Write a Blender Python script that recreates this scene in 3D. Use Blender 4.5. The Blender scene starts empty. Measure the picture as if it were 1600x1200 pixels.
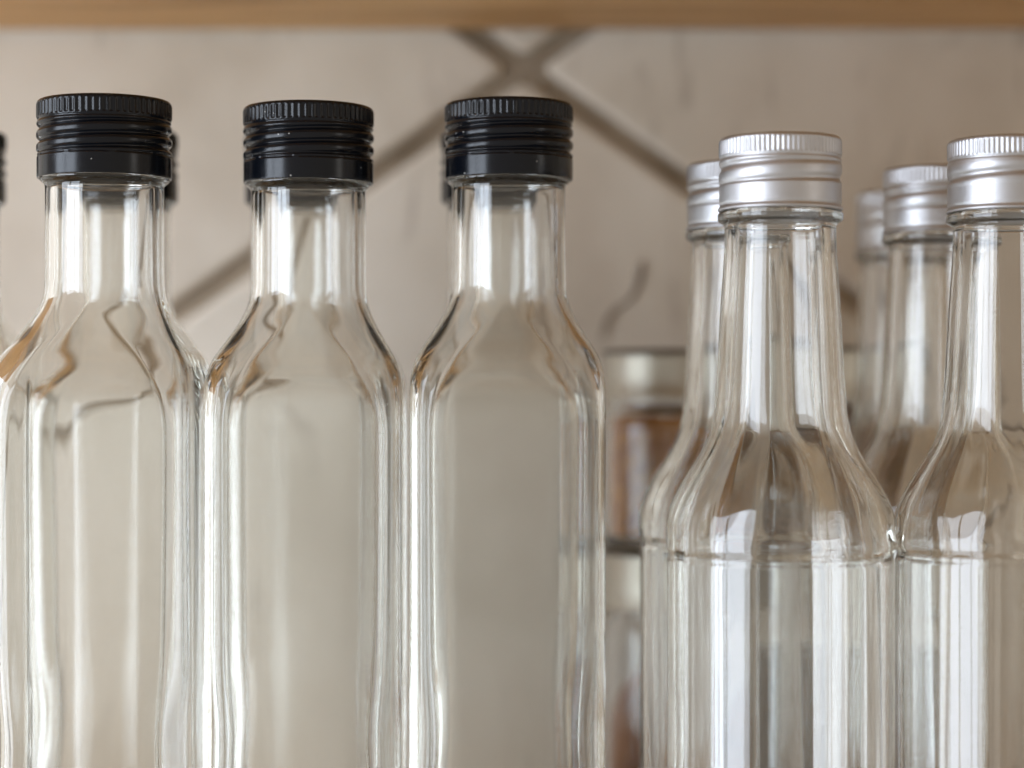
import bpy, math, random
from mathutils import Vector, noise
from bisect import bisect_right

sc = bpy.context.scene
C = sc.collection
MM = 0.001
PI = math.pi

# ------------------------------------------------------------------ camera
EYE = 139.0                      # eye height over the shelf, mm
FPX = 3450.0                     # focal length in pixels of the 1600 px photograph
cam_d = bpy.data.cameras.new('camera')
cam = bpy.data.objects.new('camera', cam_d)
C.objects.link(cam)
cam.location = (0, 0, EYE * MM)
cam.rotation_euler = (math.radians(90), math.radians(0.0), 0)
cam_d.sensor_width = 36.0
cam_d.lens = FPX / 1600 * 36
cam_d.shift_y = 40 / 1600
cam_d.clip_start = 0.02
cam_d.clip_end = 50
cam_d.dof.use_dof = True
cam_d.dof.focus_distance = 0.517
cam_d.dof.aperture_fstop = 5.6
cam_d.dof.aperture_blades = 9
sc.camera = cam

# ------------------------------------------------------------------ dim room light
world = bpy.data.worlds.new('World')
sc.world = world
world.use_nodes = True
bg = world.node_tree.nodes['Background']
bg.inputs[0].default_value = (1.0, 0.89, 0.76, 1)
bg.inputs[1].default_value = 0.47


# ------------------------------------------------------------------ window light
def window_lamp(name, az, dist, z, w, h, radiance, col, target=(0.0, 0.54, 0.12)):
    """A tall window; az = degrees left of the line from the bottles to the camera."""
    d = bpy.data.lights.new(name, 'AREA')
    d.shape = 'RECTANGLE'
    d.size, d.size_y = w, h
    d.energy = radiance * PI * w * h
    d.color = col
    o = bpy.data.objects.new(name, d)
    C.objects.link(o)
    a = math.radians(az)
    o.location = (target[0] - dist * math.sin(a), target[1] - dist * math.cos(a), z)
    v = Vector((target[0], target[1], z - 0.05)) - o.location
    o.rotation_euler = v.to_track_quat('-Z', 'Y').to_euler()
    return o


window_lamp('window_light', 70, 2.3, 0.52, 0.72, 2.40, 7.6, (0.865, 0.97, 1.12))
window_lamp('window_light', 50, 2.3, 0.52, 0.74, 2.40, 7.6, (0.865, 0.97, 1.12))
window_lamp('far_window_light', -60, 2.4, 0.40, 0.40, 1.6, 1.8, (1.0, 0.97, 0.93))

vs = sc.view_settings
vs.view_transform = 'Standard'
vs.look = 'None'
vs.exposure = 0.0
vs.gamma = 1.0
vs.use_curve_mapping = False

sc.render.engine = 'CYCLES'
cy = sc.cycles
cy.max_bounces = 22
cy.transmission_bounces = 22
cy.glossy_bounces = 20
cy.diffuse_bounces = 3
cy.transparent_max_bounces = 8
cy.caustics_refractive = True
cy.caustics_reflective = False
cy.use_adaptive_sampling = True
cy.adaptive_threshold = 0.04
cy.adaptive_min_samples = 20
cy.blur_glossy = 0.4
cy.sample_clamp_indirect = 10.0
cy.use_denoising = True
cy.denoiser = 'OPENIMAGEDENOISE'
try:
    cy.denoising_input_passes = 'RGB_ALBEDO_NORMAL'
    cy.denoising_prefilter = 'ACCURATE'
except Exception:
    pass


# ------------------------------------------------------------------ helpers
def pchip(pts):
    """Monotone cubic through (x, y) points."""
    pts = sorted(pts)
    xs = [p[0] for p in pts]
    ys = [p[1] for p in pts]
    n = len(xs)
    h = [xs[i + 1] - xs[i] for i in range(n - 1)]
    s = [(ys[i + 1] - ys[i]) / h[i] for i in range(n - 1)]
    m = [0.0] * n
    m[0], m[-1] = s[0], s[-1]
    for i in range(1, n - 1):
        if s[i - 1] * s[i] > 0:
            w1, w2 = 2 * h[i] + h[i - 1], h[i] + 2 * h[i - 1]
            m[i] = (w1 + w2) / (w1 / s[i - 1] + w2 / s[i])

    def f(x):
        if x <= xs[0]:
            return ys[0]
        if x >= xs[-1]:
            return ys[-1]
        i = bisect_right(xs, x) - 1
        t = (x - xs[i]) / h[i]
        t2, t3 = t * t, t * t * t
        return ((2 * t3 - 3 * t2 + 1) * ys[i] + (t3 - 2 * t2 + t) * h[i] * m[i]
                + (-2 * t3 + 3 * t2) * ys[i + 1] + (t3 - t2) * h[i] * m[i + 1])
    return f


def smooth(f, lo, hi, w):
    """The curve f averaged over +-w between lo and hi, so that no bend is sharp."""
    def g(x):
        if x <= lo or x >= hi:
            return f(x)
        ww = w * min(1.0, (x - lo) / w, (hi - x) / w)
        ks = [(-1 + q / 6, 1 - abs(-1 + q / 6)) for q in range(13)]
        tot = sum(b for a, b in ks)
        return sum(f(x + a * ww) * b for a, b in ks) / tot
    return g


def sstep(a, b, x):
    t = min(1.0, max(0.0, (x - a) / (b - a)))
    return t * t * (3 - 2 * t)


def loft(name, rows, mat, cap_ends=True, closed=False, flat_rows=()):
    """rows: rings of (x, y, z) in mm, joined ring to ring into one mesh."""
    n = len(rows[0])
    verts = [(x * MM, y * MM, z * MM) for r in rows for (x, y, z) in r]
    faces = []
    m = len(rows)
    for i in range(m if closed else m - 1):
        a, b = i * n, ((i + 1) % m) * n
        for k in range(n):
            k2 = (k + 1) % n
            faces.append((a + k, a + k2, b + k2, b + k))
    if cap_ends and not closed:
        for base, flip in ((0, True), ((m - 1) * n, False)):
            cx = sum(verts[base + k][0] for k in range(n)) / n
            cyy = sum(verts[base + k][1] for k in range(n)) / n
            cz = sum(verts[base + k][2] for k in range(n)) / n
            verts.append((cx, cyy, cz))
            ci = len(verts) - 1
            for k in range(n):
                k2 = (k + 1) % n
                faces.append((ci, base + k2, base + k) if flip else (ci, base + k, base + k2))
    me = bpy.data.meshes.new(name)
    me.from_pydata(verts, [], faces)
    me.polygons.foreach_set('use_smooth', [True] * len(me.polygons))
    me.materials.append(mat)
    me.update()
    return me


def circle(r, z, n, fn=None):
    out = []
    for k in range(n):
        t = 2 * PI * k / n
        rr = fn(t, z, r) if fn else r
        out.append((rr * math.cos(t), rr * math.sin(t), z))
    return out


def rsq(t, w, c):
    """Radius of a rounded square (half width w, corner radius c) at angle t."""
    ca, sa = abs(math.cos(t)), abs(math.sin(t))
    if sa > ca:
        ca, sa = sa, ca
    e = w - c
    if w * sa / ca <= e:
        return w / ca
    b = e * (ca + sa)
    return b + math.sqrt(max(0.0, b * b - 2 * e * e + c * c))


def empty(name, loc, rz=0, label=None, cat=None, group=None):
    o = bpy.data.objects.new(name, None)
    C.objects.link(o)
    o.empty_display_size = 0.01
    o.location = [v * MM for v in loc]
    o.rotation_euler = (0, 0, math.radians(rz))
    if label:
        o['label'] = label
        o['category'] = cat
        if group:
            o['group'] = group
    return o


def part(name, me, parent, loc=(0, 0, 0)):
    o = bpy.data.objects.new(name, me)
    C.objects.link(o)
    o.parent = parent
    o.location = [v * MM for v in loc]
    return o


# ------------------------------------------------------------------ materials
def new_mat(name):
    m = bpy.data.materials.new(name)
    m.use_nodes = True
    nt = m.node_tree
    return m, nt, nt.nodes, nt.links, nt.nodes['Principled BSDF']


def ramp(N, stops):
    r = N.new('ShaderNodeValToRGB')
    els = r.color_ramp.elements
    while len(els) < len(stops):
        els.new(0.5)
    for e, (p, c) in zip(els, stops):
        e.position = p
        e.color = tuple(c) + (1,) if len(c) == 3 else c
    return r


def glass_mat(name, col, ior=1.5):
    m = bpy.data.materials.new(name)
    m.use_nodes = True
    nt = m.node_tree
    N, L = nt.nodes, nt.links
    for n in list(N):
        N.remove(n)
    out = N.new('ShaderNodeOutputMaterial')
    g = N.new('ShaderNodeBsdfGlass')
    g.inputs['Color'].default_value = tuple(col) + (1,)
    g.inputs['Roughness'].default_value = 0.0
    g.inputs['IOR'].default_value = ior
    # faint hand-made waviness of the pressed glass
    tc = N.new('ShaderNodeTexCoord')
    mp = N.new('ShaderNodeMapping')
    mp.inputs['Scale'].default_value = (90, 90, 26)
    nz = N.new('ShaderNodeTexNoise')
    nz.inputs['Scale'].default_value = 1.0
    nz.inputs['Detail'].default_value = 2.0
    bp = N.new('ShaderNodeBump')
    bp.inputs['Strength'].default_value = 0.015
    bp.inputs['Distance'].default_value = 0.0010
    L.new(tc.outputs['Object'], mp.inputs['Vector'])
    L.new(mp.outputs[0], nz.inputs['Vector'])
    L.new(nz.outputs['Fac'], bp.inputs['Height'])
    L.new(bp.outputs[0], g.inputs['Normal'])
    L.new(g.outputs[0], out.inputs[0])
    return m


GLASS_SQ = glass_mat('clear_glass_green_tinge', (0.990, 0.992, 0.9865))
GLASS_RD = glass_mat('clear_glass', (0.991, 0.992, 0.987))
GLASS_JAR = glass_mat('jar_glass', (0.988, 0.991, 0.985))


def cap_mat(name, base, metallic, rough, dust):
    m, nt, N, L, P = new_mat(name)
    P.inputs['Metallic'].default_value = metallic
    P.inputs['Specular IOR Level'].default_value = 0.34
    tc = N.new('ShaderNodeTexCoord')
    n1 = N.new('ShaderNodeTexNoise')
    n1.inputs['Scale'].default_value = 420
    n1.inputs['Detail'].default_value = 4
    L.new(tc.outputs['Object'], n1.inputs['Vector'])
    rr = N.new('ShaderNodeMapRange')
    rr.inputs['To Min'].default_value = rough - 0.06
    rr.inputs['To Max'].default_value = rough + 0.08
    L.new(n1.outputs['Fac'], rr.inputs['Value'])
    L.new(rr.outputs[0], P.inputs['Roughness'])
    # fine turning marks round the cap
    mpb = N.new('ShaderNodeMapping')
    mpb.inputs['Scale'].default_value = (60, 60, 2600)
    nb = N.new('ShaderNodeTexNoise')
    nb.inputs['Scale'].default_value = 1.0
    nb.inputs['Detail'].default_value = 3
    bpb = N.new('ShaderNodeBump')
    bpb.inputs['Strength'].default_value = 0.22 if metallic > 0.5 else 0.06
    bpb.inputs['Distance'].default_value = 0.0001
    L.new(tc.outputs['Object'], mpb.inputs['Vector'])
    L.new(mpb.outputs[0], nb.inputs['Vector'])
    L.new(nb.outputs['Fac'], bpb.inputs['Height'])
    L.new(bpb.outputs[0], P.inputs['Normal'])
    # scattered dust specks
    vo = N.new('ShaderNodeTexVoronoi')
    vo.inputs['Scale'].default_value = 330
    vo.inputs['Randomness'].default_value = 1.0
    L.new(tc.outputs['Object'], vo.inputs['Vector'])
    lt = N.new('ShaderNodeMath')
    lt.operation = 'LESS_THAN'
    lt.inputs[1].default_value = 0.055
    L.new(vo.outputs['Distance'], lt.inputs[0])
    sep = N.new('ShaderNodeSeparateColor')
    L.new(vo.outputs['Color'], sep.inputs[0])
    gt = N.new('ShaderNodeMath')
    gt.operation = 'GREATER_THAN'
    gt.inputs[1].default_value = 1.0 - dust
    L.new(sep.outputs[0], gt.inputs[0])
    mu = N.new('ShaderNodeMath')
    mu.operation = 'MULTIPLY'
    L.new(lt.outputs[0], mu.inputs[0])
    L.new(gt.outputs[0], mu.inputs[1])
    mx = N.new('ShaderNodeMix')
    mx.data_type = 'RGBA'
    mx.inputs[6].default_value = tuple(base) + (1,)
    mx.inputs[7].default_value = (0.55, 0.55, 0.53, 1)
    L.new(mu.outputs[0], mx.inputs[0])
    L.new(mx.outputs[2], P.inputs['Base Color'])
    return m


BLACK_CAP = cap_mat('black_lacquered_cap', (0.0032, 0.0046, 0.0078), 0.0, 0.20, 0.30)
SILVER_CAP = cap_mat('brushed_aluminium_cap', (0.585, 0.585, 0.60), 1.0, 0.46, 0.06)
LINER = cap_mat('pale_cap_liner', (0.45, 0.43, 0.40), 0.0, 0.5, 0.0)


def wood_mat(name, c0, c1, c2, axis_scale):
    m, nt, N, L, P = new_mat(name)
    tc = N.new('ShaderNodeTexCoord')
    mp = N.new('ShaderNodeMapping')
    mp.inputs['Scale'].default_value = axis_scale
    n1 = N.new('ShaderNodeTexNoise')
    n1.inputs['Scale'].default_value = 3.0
    n1.inputs['Detail'].default_value = 8
    n1.inputs['Roughness'].default_value = 0.6
    n1.inputs['Distortion'].default_value = 0.6
    r = ramp(N, [(0.28, c0), (0.5, c1), (0.74, c2)])
    L.new(tc.outputs['Object'], mp.inputs['Vector'])
    L.new(mp.outputs[0], n1.inputs['Vector'])
    L.new(n1.outputs['Fac'], r.inputs[0])
    L.new(r.outputs[0], P.inputs['Base Color'])
    P.inputs['Roughness'].default_value = 0.5
    bp = N.new('ShaderNodeBump')
    bp.inputs['Strength'].default_value = 0.25
    bp.inputs['Distance'].default_value = 0.0006
    L.new(n1.outputs['Fac'], bp.inputs['Height'])
    L.new(bp.outputs[0], P.inputs['Normal'])
    return m


WOOD = wood_mat('oiled_pine', (0.27, 0.115, 0.032), (0.66, 0.39, 0.155), (0.82, 0.55, 0.26), (2.2, 16, 30))


def tile_mat():
    m, nt, N, L, P = new_mat('limewashed_tile')
    tc = N.new('ShaderNodeTexCoord')
    n1 = N.new('ShaderNodeTexNoise')
    n1.inputs['Scale'].default_value = 15
    n1.inputs['Detail'].default_value = 6
    L.new(tc.outputs['Object'], n1.inputs['Vector'])
    r1 = ramp(N, [(0.3, (0.61, 0.545, 0.445)), (0.52, (0.765, 0.705, 0.60)), (0.72, (0.83, 0.775, 0.68))])
    L.new(n1.outputs['Fac'], r1.inputs[0])
    # vertical run marks and small dark pits
    mp = N.new('ShaderNodeMapping')
    mp.inputs['Scale'].default_value = (60, 60, 17)
    mp.inputs['Rotation'].default_value = (0, math.radians(18), 0)
    n2 = N.new('ShaderNodeTexNoise')
    n2.inputs['Scale'].default_value = 1.0
    n2.inputs['Detail'].default_value = 3
    n2.inputs['Distortion'].default_value = 1.2
    L.new(tc.outputs['Object'], mp.inputs['Vector'])
    L.new(mp.outputs[0], n2.inputs['Vector'])
    r2 = ramp(N, [(0.645, (0, 0, 0)), (0.78, (1, 1, 1))])
    L.new(n2.outputs['Fac'], r2.inputs[0])
    mul = N.new('ShaderNodeMath')
    mul.operation = 'MULTIPLY'
    mul.inputs[1].default_value = 0.55
    L.new(r2.outputs[0], mul.inputs[0])
    mx = N.new('ShaderNodeMix')
    mx.data_type = 'RGBA'
    mx.inputs[7].default_value = (0.27, 0.215, 0.165, 1)
    L.new(mul.outputs[0], mx.inputs[0])
    n3 = N.new('ShaderNodeTexNoise')
    n3.inputs['Scale'].default_value = 5.5
    n3.inputs['Detail'].default_value = 4
    n3.inputs['Distortion'].default_value = 0.8
    L.new(tc.outputs['Object'], n3.inputs['Vector'])
    r3 = ramp(N, [(0.44, (0, 0, 0)), (0.66, (0.34, 0.34, 0.34))])
    L.new(n3.outputs['Fac'], r3.inputs[0])
    m3 = N.new('ShaderNodeMix')
    m3.data_type = 'RGBA'
    m3.inputs[7].default_value = (0.52, 0.41, 0.315, 1)
    L.new(r3.outputs[0], m3.inputs[0])
    L.new(r1.outputs[0], m3.inputs[6])
    L.new(m3.outputs[2], mx.inputs[6])
    L.new(mx.outputs[2], P.inputs['Base Color'])
    P.inputs['Roughness'].default_value = 0.62
    bp = N.new('ShaderNodeBump')
    bp.inputs['Strength'].default_value = 0.3
    bp.inputs['Distance'].default_value = 0.002
    L.new(n1.outputs['Fac'], bp.inputs['Height'])
    L.new(bp.outputs[0], P.inputs['Normal'])
    return m


TILE = tile_mat()


def plain_noise(name, c0, c1, scale, rough=0.8, bump=0.0):
    m, nt, N, L, P = new_mat(name)
    tc = N.new('ShaderNodeTexCoord')
    n1 = N.new('ShaderNodeTexNoise')
    n1.inputs['Scale'].default_value = scale
    n1.inputs['Detail'].default_value = 5
    L.new(tc.outputs['Object'], n1.inputs['Vector'])
    r = ramp(N, [(0.35, c0), (0.65, c1)])
    L.new(n1.outputs['Fac'], r.inputs[0])
    L.new(r.outputs[0], P.inputs['Base Color'])
    P.inputs['Roughness'].default_value = rough
    if bump:
        bp = N.new('ShaderNodeBump')
        bp.inputs['Strength'].default_value = 0.8
        bp.inputs['Distance'].default_value = bump
        L.new(n1.outputs['Fac'], bp.inputs['Height'])
        L.new(bp.outputs[0], P.inputs['Normal'])
    return m


GROUT = plain_noise('brown_grout', (0.24, 0.185, 0.125), (0.40, 0.325, 0.24), 45)
CRACK = plain_noise('dark_crack', (0.26, 0.21, 0.165), (0.34, 0.285, 0.23), 200)
SPICE_A = plain_noise('amber_spice', (0.50, 0.17, 0.014), (0.80, 0.35, 0.045), 220, 0.8, 0.001)
SPICE_B = plain_noise('red_brown_spice', (0.10, 0.038, 0.013), (0.24, 0.095, 0.03), 260, 0.8, 0.001)
SPICE_C = plain_noise('brown_spice', (0.40, 0.16, 0.065), (0.60, 0.27, 0.12), 120, 0.6, 0.0006)
LID = cap_mat('pale_tin_lid', (0.62, 0.59, 0.51), 0.6, 0.45, 0.0)
LID_RIM = cap_mat('dark_lid_bead', (0.10, 0.075, 0.05), 0.3, 0.45, 0.0)

# ------------------------------------------------------------------ the setting
WALL_Y = 735.0


def box(name, x0, x1, y0, y1, z0, z1, mat, bevel=1.5):
    import bmesh
    bm = bmesh.new()
    bmesh.ops.create_cube(bm, size=1.0)
    for v in bm.verts:
        v.co = Vector(((x0 + x1) / 2 + v.co.x * (x1 - x0), (y0 + y1) / 2 + v.co.y * (y1 - y0),
                       (z0 + z1) / 2 + v.co.z * (z1 - z0))) * MM
    bmesh.ops.bevel(bm, geom=bm.edges[:], offset=bevel * MM, segments=2, affect='EDGES')
    me = bpy.data.meshes.new(name)
    bm.to_mesh(me)
    bm.free()
    me.materials.append(mat)
    o = bpy.data.objects.new(name, me)
    C.objects.link(o)
    return o


shelf = box('shelf', -330, 330, 472, 733, -24, 0, WOOD)
shelf['kind'] = 'structure'
top_shelf = box('upper_shelf', -330, 330, 350, 733, 265, 287, WOOD)
top_shelf['kind'] = 'structure'
wall = box('wall', -1300, 1300, WALL_Y + 4, WALL_Y + 40, -700, 1200, GROUT)
wall['kind'] = 'structure'

# lozenge tiles, each its own piece
TA, TB, GAP = 265.0, 188.0, 3.3
CX, CZ = 4.3, EYE + 114.0


def tile_mesh():
    L_ = math.hypot(TA, TB)
    k = GAP * L_ / (TA * TB)            # inset of the vertices so the joint is 2*GAP wide
    ha, hb = TA * (1 - k), TB * (1 - k)
    out = []
    for (s, y) in ((1.0, 8.0), (1.0, 2.0), (0.994, 0.6), (0.984, 0.0)):
        ring = []
        for (px, pz) in ((ha, 0), (0, hb), (-ha, 0), (0, -hb)):
            nx = (-hb * math.copysign(1, pz) if pz else 0)
            # slightly worn corners: three points per corner
            q = Vector((px, 0, pz)) * s
            t1 = Vector((-px if px else ha, 0, hb if px else -pz))
            if px:
                e1, e2 = Vector((-px, 0, -hb)), Vector((-px, 0, hb))
                if px < 0:
                    e1, e2 = e2, e1
            else:
                e1, e2 = Vector((ha, 0, -pz)), Vector((-ha, 0, -pz))
                if pz < 0:
                    e1, e2 = e2, e1
            for e, f in ((e1, 3.0), (e1, 0.7), (e2, 0.7), (e2, 3.0)):
                p = q + e.normalized() * f
                if f < 2:
                    p = q * (1 - 0.9 / q.length) + e.normalized() * f
                ring.append((p.x, y, p.z))
        out.append(ring)
    me = loft('tile', out, TILE, cap_ends=True)
    me.polygons.foreach_set('use_smooth', [False] * len(me.polygons))
    return me


tme = tile_mesh()
rnd = random.Random(4)
for i in range(-5, 6):
    for j in range(-4, 5):
        if (i + j) % 2:
            tx, tz = CX + i * TA, CZ + j * TB
            if tz - TB < 800 and tz + TB > -300 and abs(tx) - TA < 700:
                o = part('tile', tme, wall, (tx, WALL_Y + rnd.uniform(-0.4, 0.4), tz))
                o.rotation_euler = (rnd.uniform(-.004, .004), 0, rnd.uniform(-.004, .004))


# a hairline crack in the lower tile
def ribbon(name, pts, mat, parent):
    rows = []
    for (x, z, w) in pts:
        w *= 0.7
        rows.append([(x - w, WALL_Y - 0.55, z), (x, WALL_Y - 0.8, z), (x + w, WALL_Y - 0.55, z), (x, WALL_Y + 1.2, z)])
    return part(name, loft(name, rows, mat), parent)


def wxz(px, py, d=WALL_Y):
    return ((px - 800) * d / FPX, EYE + (640 - py) * d / FPX)


ribbon('crack', [wxz(1004, 408) + (0.5,), wxz(1000, 425) + (1.7,), wxz(996, 448) + (1.2,), wxz(985, 468) + (1.0,),
                 wxz(962, 482) + (1.3,), wxz(948, 500) + (1.1,), wxz(940, 530) + (0.4,)], CRACK, wall)


# ------------------------------------------------------------------ square bottle with black cap
SQ_W = pchip([(0, 20.5), (1.5, 22.4), (4, 23.2), (8, 23.4), (139, 23.4), (145.4, 23.25), (149.7, 22.6), (152.2, 21.7),
              (155.0, 20.1), (156.9, 18.9), (160.8, 16.7), (163.6, 15.3), (167, 14.25), (170, 13.95), (193.4, 13.85),
              (194.3, 14.2), (194.9, 14.85), (195.8, 14.85), (196.4, 14.2), (197, 13.6), (211.5, 13.5), (212.6, 13.0)])
SQ_C = pchip([(0, 5.0), (138, 5.0), (145, 5.6), (150, 7.2), (154.5, 9.4), (159, 11.5), (163, 13.2), (168, 14.0), (213, 14)])
SQ_IW = pchip([(5.5, 12), (7, 18.5), (10, 20.4), (20, 21.8), (136, 21.85), (144, 21.6), (149, 20.7), (152.8, 18.8), (156.4, 16.4),
               (160.8, 14.0), (165.3, 12.2), (170, 11.4), (212, 11.2)])
SQ_IC = pchip([(5, 8), (20, 5.0), (45, 5.2), (62, 6.4), (80, 5.0), (138, 4.6), (148, 6.6), (154.5, 9.0), (160, 11.3), (166, 12.0), (213, 12)])

SQ_W = smooth(SQ_W, 120, 188, 3.0)
SQ_C = smooth(SQ_C, 100, 190, 6.0)
SQ_IW = smooth(SQ_IW, 100, 190, 5.0)
SQ_IC = smooth(SQ_IC, 20, 190, 8.0)


def square_glass():
    n = 224
    zs = [0, .5, 1, 1.6, 2.5, 4, 6, 8]
    zs += [8 + (134 - 8) * k / 40 for k in range(1, 41)]
    zs += [134 + (170 - 134) * k / 44 for k in range(1, 45)]
    zs += [175, 180, 185, 189, 191, 192.4, 193.4, 193.9, 194.3, 194.6, 194.9, 195.3, 195.8, 196.1, 196.4, 197, 203, 211, 211.6, 212.2, 212.6]
    rows = []
    for z in zs:
        w, c = SQ_W(z), SQ_C(z)
        c = min(c, w)
        ring = []
        for k in range(n):
            t = 2 * PI * (k + .5) / n
            r = rsq(t, w, c)
            x, y = r * math.cos(t), r * math.sin(t)
            # shallow label panel with an arched top on every face
            s = min(abs(x), abs(y))
            top = 151.0 - 0.024 * s * s
            msk = sstep(16.8, 12.5, s) * sstep(10, 14, z) * sstep(top + 3.4, top - 3.4, z)
            d = 0.22 * msk
            if d:
                f = 1 - d / max(abs(x), abs(y))
                if abs(x) > abs(y):
                    x *= f
                else:
                    y *= f
            ring.append((x, y, z))
        rows.append(ring)
    izs = [212.6, 212.0, 205, 195, 185, 178] + [172 - (172 - 134) * k / 40 for k in range(41)]
    izs += [134 - (134 - 12) * k / 44 for k in range(1, 45)] + [10, 8.4, 7.2, 6.4, 5.8, 5.5]
    for z in izs:
        w, c = SQ_IW(z), SQ_IC(z)
        c = min(c, w)
        ring = []
        for k in range(n):
            t = 2 * PI * (k + .5) / n
            r = rsq(t, w, c)
            ct, st = math.cos(t), math.sin(t)
            v = noise.noise(Vector((ct * 1.1 + 3, st * 1.1, z * 0.010)))
            v2 = noise.noise(Vector((ct * 2.4, st * 2.4 + 7, z * 0.016)))
            amp = sstep(10, 26, z) * (1 - 0.75 * sstep(135, 168, z))
            r -= amp * (0.16 * v + 0.05 * v2)
            ring.append((r * ct, r * st, z))
        rows.append(ring)
    return loft('glass', rows, GLASS_SQ)


def knurl_cap(name, H, R, mat, knurl, thread, pitch, turns_amp, band_gap, n_kn, rim_flare=0.0, n=360):
    """A rolled-on metal screw cap: knurled crown, pressed thread, smooth skirt. z = 0 at its lower edge."""
    prof = []          # (z, base r)
    z_k0, z_k1 = H - knurl[0], H - knurl[1]
    t0, t1 = H - thread[0], H - thread[1]
    zs = [0.0, 0.12, 0.3, 0.6, 0.9, 1.2, 1.6]
    zz = 1.6
    while zz < H - 0.9:
        zz += 0.17
        zs.append(zz)
    zs += [H - .8, H - .6, H - .42, H - .28, H - .15, H - .06, H]
    zs = sorted(set(zs))

    def radius(t, z):
        r = R
        # rounded crown
        e = 1.0
        if z > H - e:
            u = (z - (H - e)) / e
            r -= e * (1 - math.sqrt(max(0, 1 - u * u)))
        # knurl: narrow ribs
        m = sstep(z_k1 - 0.25, z_k1 + 0.15, z) * (1 - sstep(z_k0 - 0.35, z_k0 + 0.2, z))
        if m:
            q = 0.5 + 0.5 * math.cos(n_kn * t)
            r += m * (0.30 * (q ** 1.6) - 0.20)
        # pressed screw thread
        m = sstep(t1 - 0.2, t1 + 0.7, z) * (1 - sstep(t0 - 0.7, t0 + 0.2, z))
        if m:
            ph = ((z - t1) / pitch - t / (2 * PI)) % 1.0
            q = math.exp(-((ph - 0.5) / 0.20) ** 2)
            r += m * (0.10 - turns_amp * q)
        # groove under the crown
        r -= 0.22 * math.exp(-((z - (z_k1 - 0.7)) / 0.35) ** 2)
        # scored line over the skirt
        if band_gap:
            r -= (0.34 if math.cos(9 * t + 1) < 0.90 else 0.05) * math.exp(-((z - (H - band_gap)) / 0.20) ** 2)
        if rim_flare:
            r += rim_flare * math.exp(-((z - 0.45) / 0.4) ** 2) - 0.18 * math.exp(-((z - 1.4) / 0.3) ** 2)
        if z < 0.25:
            r -= 0.12 * (1 - z / 0.25)
        return r
    rows = [[((R - 0.75) * math.cos(2 * PI * k / n), (R - 0.75) * math.sin(2 * PI * k / n), H - 1.2) for k in range(n)],
            [((R - 0.75) * math.cos(2 * PI * k / n), (R - 0.75) * math.sin(2 * PI * k / n), 0.3) for k in range(n)],
            [((R - 0.5) * math.cos(2 * PI * k / n), (R - 0.5) * math.sin(2 * PI * k / n), 0.0) for k in range(n)]]
    for z in zs:
        rows.append([(radius(2 * PI * k / n, z) * math.cos(2 * PI * k / n),
                      radius(2 * PI * k / n, z) * math.sin(2 * PI * k / n), z) for k in range(n)])
    rows.append(circle(R - 2.2, H - 0.03, n))
    return loft(name, rows, mat)


def specks(name, pts, mat):
    """A few grains of dust on the glass: small uneven eight-sided grains."""
    verts, faces = [], []
    for (x, y, z, r) in pts:
        b = len(verts)
        for v in ((1, 0, 0), (-1, 0, 0), (0, 1, 0), (0, -1, 0), (0, 0, 1), (0, 0, -1)):
            verts.append(((x + v[0] * r) * MM, (y + v[1] * r * .6) * MM, (z + v[2] * r * 1.3) * MM))
        for f in ((0, 2, 4), (2, 1, 4), (1, 3, 4), (3, 0, 4), (2, 0, 5), (1, 2, 5), (3, 1, 5), (0, 3, 5)):
            faces.append(tuple(b + q for q in f))
    me = bpy.data.meshes.new(name)
    me.from_pydata(verts, [], faces)
    me.materials.append(mat)
    return me


DUST = plain_noise('pale_dust', (0.42, 0.39, 0.35), (0.72, 0.70, 0.66), 900, 0.9)


def add_dust(parent, surface, zlo, zhi, n, seed):
    rg = random.Random(seed)
    pts = []
    for q in range(n):
        z = rg.uniform(zlo, zhi)
        x = rg.uniform(-.8, .8)
        px_, py_ = surface(x, z)
        pts.append((px_, py_, z, rg.choice((.06, .08, .09, .12, .17))))
    o = part('dust', specks('dust', pts, DUST), parent)
    o['kind'] = 'stuff'


sq_glass = square_glass()
BC_H = 18.7
black_cap = knurl_cap('cap', BC_H, 15.75, BLACK_CAP, (0.9, 4.2), (5.4, 13.0), 3.1, 0.80, 13.4, 64)
liner_me = loft('liner', [circle(13.4, 0, 64), circle(13.4, 0.9, 64)], LINER)


def square_bottle(px, d, topz, rz, label, sxy=1.0, cap_turn=0):
    x = (px - 800) * d / FPX
    b = empty('square_bottle', (x, d, 0), rz, label, 'bottle', 'square glass bottles with black caps')
    b.scale = (sxy, sxy, topz / 214.2)
    b.rotation_euler.x = math.radians(0.10 * math.sin(px))
    b.rotation_euler.y = math.radians(0.08 * math.cos(px * 1.7))
    part('glass_body', sq_glass, b)
    c = part('cap', black_cap, b, (0, 0, 214.2 - BC_H))
    c.rotation_euler.z = math.radians(cap_turn)
    part('cap_liner', liner_me, c, (0, 0, BC_H - 2.3 + 0.1))
    return b


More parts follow.
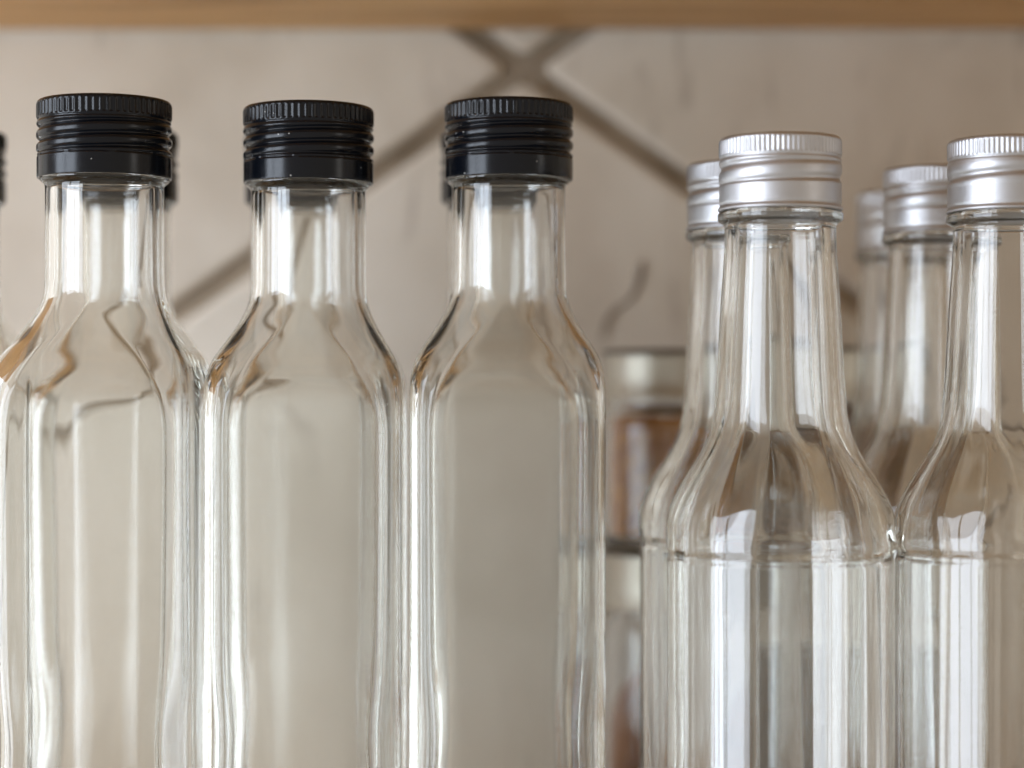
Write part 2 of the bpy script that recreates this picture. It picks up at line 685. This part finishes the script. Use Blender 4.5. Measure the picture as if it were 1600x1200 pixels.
square_bottle(165, 528, 212.6, -1.6, 'square glass bottle with black cap, leftmost of the three in front', 1.01, 15)
square_bottle(481, 536, 212.2, 1.2, 'square glass bottle with black cap, middle of the three in front', 1.0, 70)
square_bottle(794, 543, 214.0, -0.7, 'square glass bottle with black cap in front, beside the silver capped round bottles', 1.0, 40)
for q, b in enumerate([o for o in C.objects if o.name.startswith('square_bottle')]):
    add_dust(b, lambda u, z: (u * 19, -23.15), 62, 146, 16, q + 1)
square_bottle(-84, 594, 213.5, 1.2, 'blurred square glass bottle with black cap cut off by the left picture edge', 1.0, 120)
square_bottle(186, 594, 213.5, -1.0, 'blurred square bottle, black cap just showing behind the leftmost front bottle', 1.0, 200)
square_bottle(473, 595, 213.0, 0.6, 'blurred square bottle hidden behind the middle of the three front black capped bottles', 1.0, 250)
square_bottle(781, 596, 213.5, 0.5, 'blurred square bottle behind the front black capped bottle next to the round bottles', 1.0, 310)

# ------------------------------------------------------------------ round bottle with silver cap
RD_R = pchip([(0, 22.5), (1.2, 24.6), (3.5, 25.8), (7, 26.05), (104.8, 26.05), (105.8, 25.68), (106.8, 25.8), (108.0, 26.25),
              (112.5, 26.3), (115.9, 25.85), (118.4, 24.95), (120.4, 24.0), (124.8, 21.5), (128.4, 19.2), (132.0, 17.2), (135.6, 15.9),
              (138.6, 15.35), (146, 14.75), (162.6, 13.8), (181.0, 12.75), (182.2, 12.8), (182.9, 13.4), (183.5, 14.35),
              (185.0, 14.4), (185.6, 13.4), (186.4, 12.4), (200, 12.2), (200.8, 11.6)])
RD_I = pchip([(6, 10), (7, 19), (10, 22.8), (20, 23.6), (102, 23.7), (110, 23.5), (114, 22.7), (119, 20.9), (125, 17.8), (132, 14.3),
              (138.6, 12.4), (146, 11.6), (163, 10.9), (182, 9.9), (201, 9.4)])

RD_R = smooth(RD_R, 109, 175, 2.5)
RD_I = smooth(RD_I, 90, 180, 4.0)


def round_glass():
    n = 192
    zs = [0, .4, .9, 1.6, 2.6, 4, 5.5, 7] + [7 + (100 - 7) * k / 20 for k in range(1, 21)]
    zs += [102.5, 104.2, 104.8, 105.3, 105.8, 106.3, 106.8, 107.4, 108, 109, 110.5]
    zs += [110.5 + (140 - 110.5) * k / 34 for k in range(1, 35)] + [140 + 4 * k for k in range(1, 11)]
    zs += [181, 181.6, 182.2, 182.6, 182.9, 183.2, 183.5, 184, 184.5, 185, 185.3, 185.6, 186, 186.4, 193, 199.5, 200, 200.5, 200.8]

    def inner(t, z, r):
        ct, st = math.cos(t), math.sin(t)
        a = sstep(10, 25, z) * (1 - 0.6 * sstep(130, 150, z))
        v = noise.noise(Vector((ct * 1.2 + 11, st * 1.2, z * 0.006)))
        v2 = noise.noise(Vector((ct * 3.0, st * 3.0 + 5, z * 0.004)))
        return r - a * (0.40 * v + 0.30 * v2 + 0.06 * math.cos(14 * t))
    rows = [circle(RD_R(z), z, n) for z in zs]
    izs = [200.8, 200, 190, 180, 172, 164, 156, 148, 142] + [140 - (140 - 100) * k / 40 for k in range(41)]
    izs += [100 - (100 - 12) * k / 26 for k in range(1, 27)] + [10, 8.6, 7.5, 6.8, 6.2, 6]
    rows += [circle(RD_I(z), z, n, inner) for z in izs]
    return loft('glass', rows, GLASS_RD)


rd_glass = round_glass()
SC_H = 17.0
silver_cap = knurl_cap('cap', SC_H, 14.0, SILVER_CAP, (0.9, 4.2), (5.6, 11.2), 4.4, 0.55, 0, 76, 0.35)
sliner_me = loft('liner', [circle(11.9, 0, 64), circle(11.9, 0.9, 64)], LINER)


def round_bottle(x, d, rz, label, capturn, topz=201.4):
    b = empty('round_bottle', (x, d, 0), rz, label, 'bottle', 'round glass bottles with silver caps')
    b.scale = (1, 1, topz / 202.6)
    part('glass_body', rd_glass, b)
    c = part('cap', silver_cap, b, (0, 0, 202.6 - SC_H))
    c.rotation_euler.z = math.radians(capturn)
    part('cap_liner', sliner_me, c, (0, 0, SC_H - 2.3 + 0.1))
    return b


round_bottle(61.7, 508, 10, 'round glass bottle with silver screw cap, whole in front on the right', 20)
round_bottle(115.2, 512, 130, 'round glass bottle with silver cap in front, cut off by the right picture edge', 75)
for q, b in enumerate([o for o in C.objects if o.name.startswith('round_bottle')]):
    def on_body(u, z, a0=b.rotation_euler.z):
        a = -PI / 2 + u * 1.1 - a0
        return (26.08 * math.cos(a), 26.08 * math.sin(a))
    add_dust(b, on_body, 60, 101, 12, q + 11)
round_bottle(58.6, 561.5, 200, 'blurred round bottle with silver cap close behind the whole front silver capped bottle', 210)
round_bottle(110.5, 573, 300, 'blurred round bottle with silver cap behind the bottle cut off at the right', 120)
round_bottle(113.5, 637, 50, 'most blurred silver capped round bottle, farthest back of them at the right', 160)


# ------------------------------------------------------------------ spice jars stacked against the wall
def jar(name, x, d, z0, R, H, lid_h, fill, content_mat, label, dome=0.0, seed=1):
    b = empty(name, (x, d, z0), seed * 37, label, 'jar', 'stacked spice jars at the wall')
    n = 72
    hb = H - lid_h                       # height of the glass below the lid
    Rn = R * 0.86
    outer = [(0, R * .80), (.8, R * .92), (2.4, R * .985), (4, R), (hb - 9, R), (hb - 6, R * .985), (hb - 3.5, R * .93), (hb - 1.5, Rn),
             (hb, Rn), (H - 2.2, Rn), (H - 1.6, Rn - .6)]
    fo = pchip(outer)
    inner = pchip([(3, R * .7), (4, R * .88), (6, R - 2.0), (hb - 9, R - 2.0), (hb - 5, R * .94 - 2), (hb - 2, Rn - 1.8), (H, Rn - 1.8)])
    zs = [0, .4, .8, 1.6, 2.4, 4, (hb - 5) / 2, hb - 9, hb - 7.5, hb - 6, hb - 4.8, hb - 3.5, hb - 2.5, hb - 1.5, hb, H - 2.2, H - 1.6]
    izs = [H - 1.6, hb, hb - 2, hb - 3.5, hb - 5, hb - 7, hb - 9, (hb - 5) / 2, 6, 4.8, 4, 3.4, 3]
    rows = [circle(fo(z), z, n) for z in zs] + [circle(inner(z), z, n) for z in izs]
    part('glass_body', loft('jar_glass', rows, GLASS_JAR), b)
    # lid: skirt with two beads, shallow recessed top
    Rl = R * 0.99
    lp = [(0, Rl - .7), (.0, Rl - .3), (.35, Rl), (1.3, Rl), (1.8, Rl - .35), (lid_h * .5, Rl - .4), (lid_h - 2.4, Rl - .35),
          (lid_h - 1.2, Rl - .2), (lid_h - .5, Rl - .7), (lid_h, Rl - 1.6), (lid_h - .5, Rl - 3), (lid_h - .6, Rl - 5)]
    lrows = [circle(Rl - 1.0, lid_h - 1.2, n), circle(Rl - 1.0, .2, n)] + [circle(r, z, n) for (z, r) in lp]
    lid = part('lid', loft('lid', lrows, LID), b, (0, 0, hb))
    br = [circle(Rl - .9, lid_h - .75, n), circle(Rl - .05, lid_h - .75, n), circle(Rl + .2, lid_h - .1, n),
          circle(Rl - .1, lid_h + .45, n), circle(Rl - .9, lid_h + .55, n)]
    part('bead', loft('bead', br, LID_RIM, cap_ends=False, closed=True), lid)
    # contents
    rg = random.Random(seed)
    crows = []
    top = 3.4 + fill
    cz = [3.5, 4.5, 6.5, top * .4, top * .7, top - 1.5, top - .4, top]
    if dome:
        cz = [3.5, 4.5, 6.5, top * .35] + [top - dome * (1 - q / 12) for q in range(13)]
    for i, z in enumerate(cz):
        rr = min(inner(z) - 0.35, R - 2.35)
        if dome:
            u = max(0.0, (z - (top - dome)) / dome)
            rr *= math.sqrt(max(0.0, 1 - u * u * 0.97))
        elif z >= top - .2:
            rr *= .93
        crows.append([(rr * math.cos(2 * PI * k / n), rr * math.sin(2 * PI * k / n),
                       z + (rg.uniform(-.5, .5) if i > 4 else 0)) for k in range(n)])
    part('spice', loft('spice', crows, content_mat), b)
    return b


J1, J2 = (47.5, 681.0), (95.0, 690.0)
jar('spice_jar', J1[0], J1[1], 0, 20.0, 95.5, 17.5, 58, SPICE_C, 'glass jar of brown spice under the amber spice jar, left stack', 24.0, 3)
jar('spice_jar', J1[0], J1[1], 96.2, 19.6, 60.5, 14.6, 37, SPICE_A, 'small jar of amber spice with pale lid on top of the left stack', 0.0, 5)
jar('spice_jar', J2[0], J2[1], 0, 20.0, 95.5, 17.5, 62, SPICE_B, 'jar under the dark red brown spice jar, lower one of the right stack', 0.0, 7)
jar('spice_jar', J2[0], J2[1], 96.2, 19.6, 61.5, 14.6, 39, SPICE_B, 'small jar of dark red brown spice on top of the right stack', 0.0, 9)
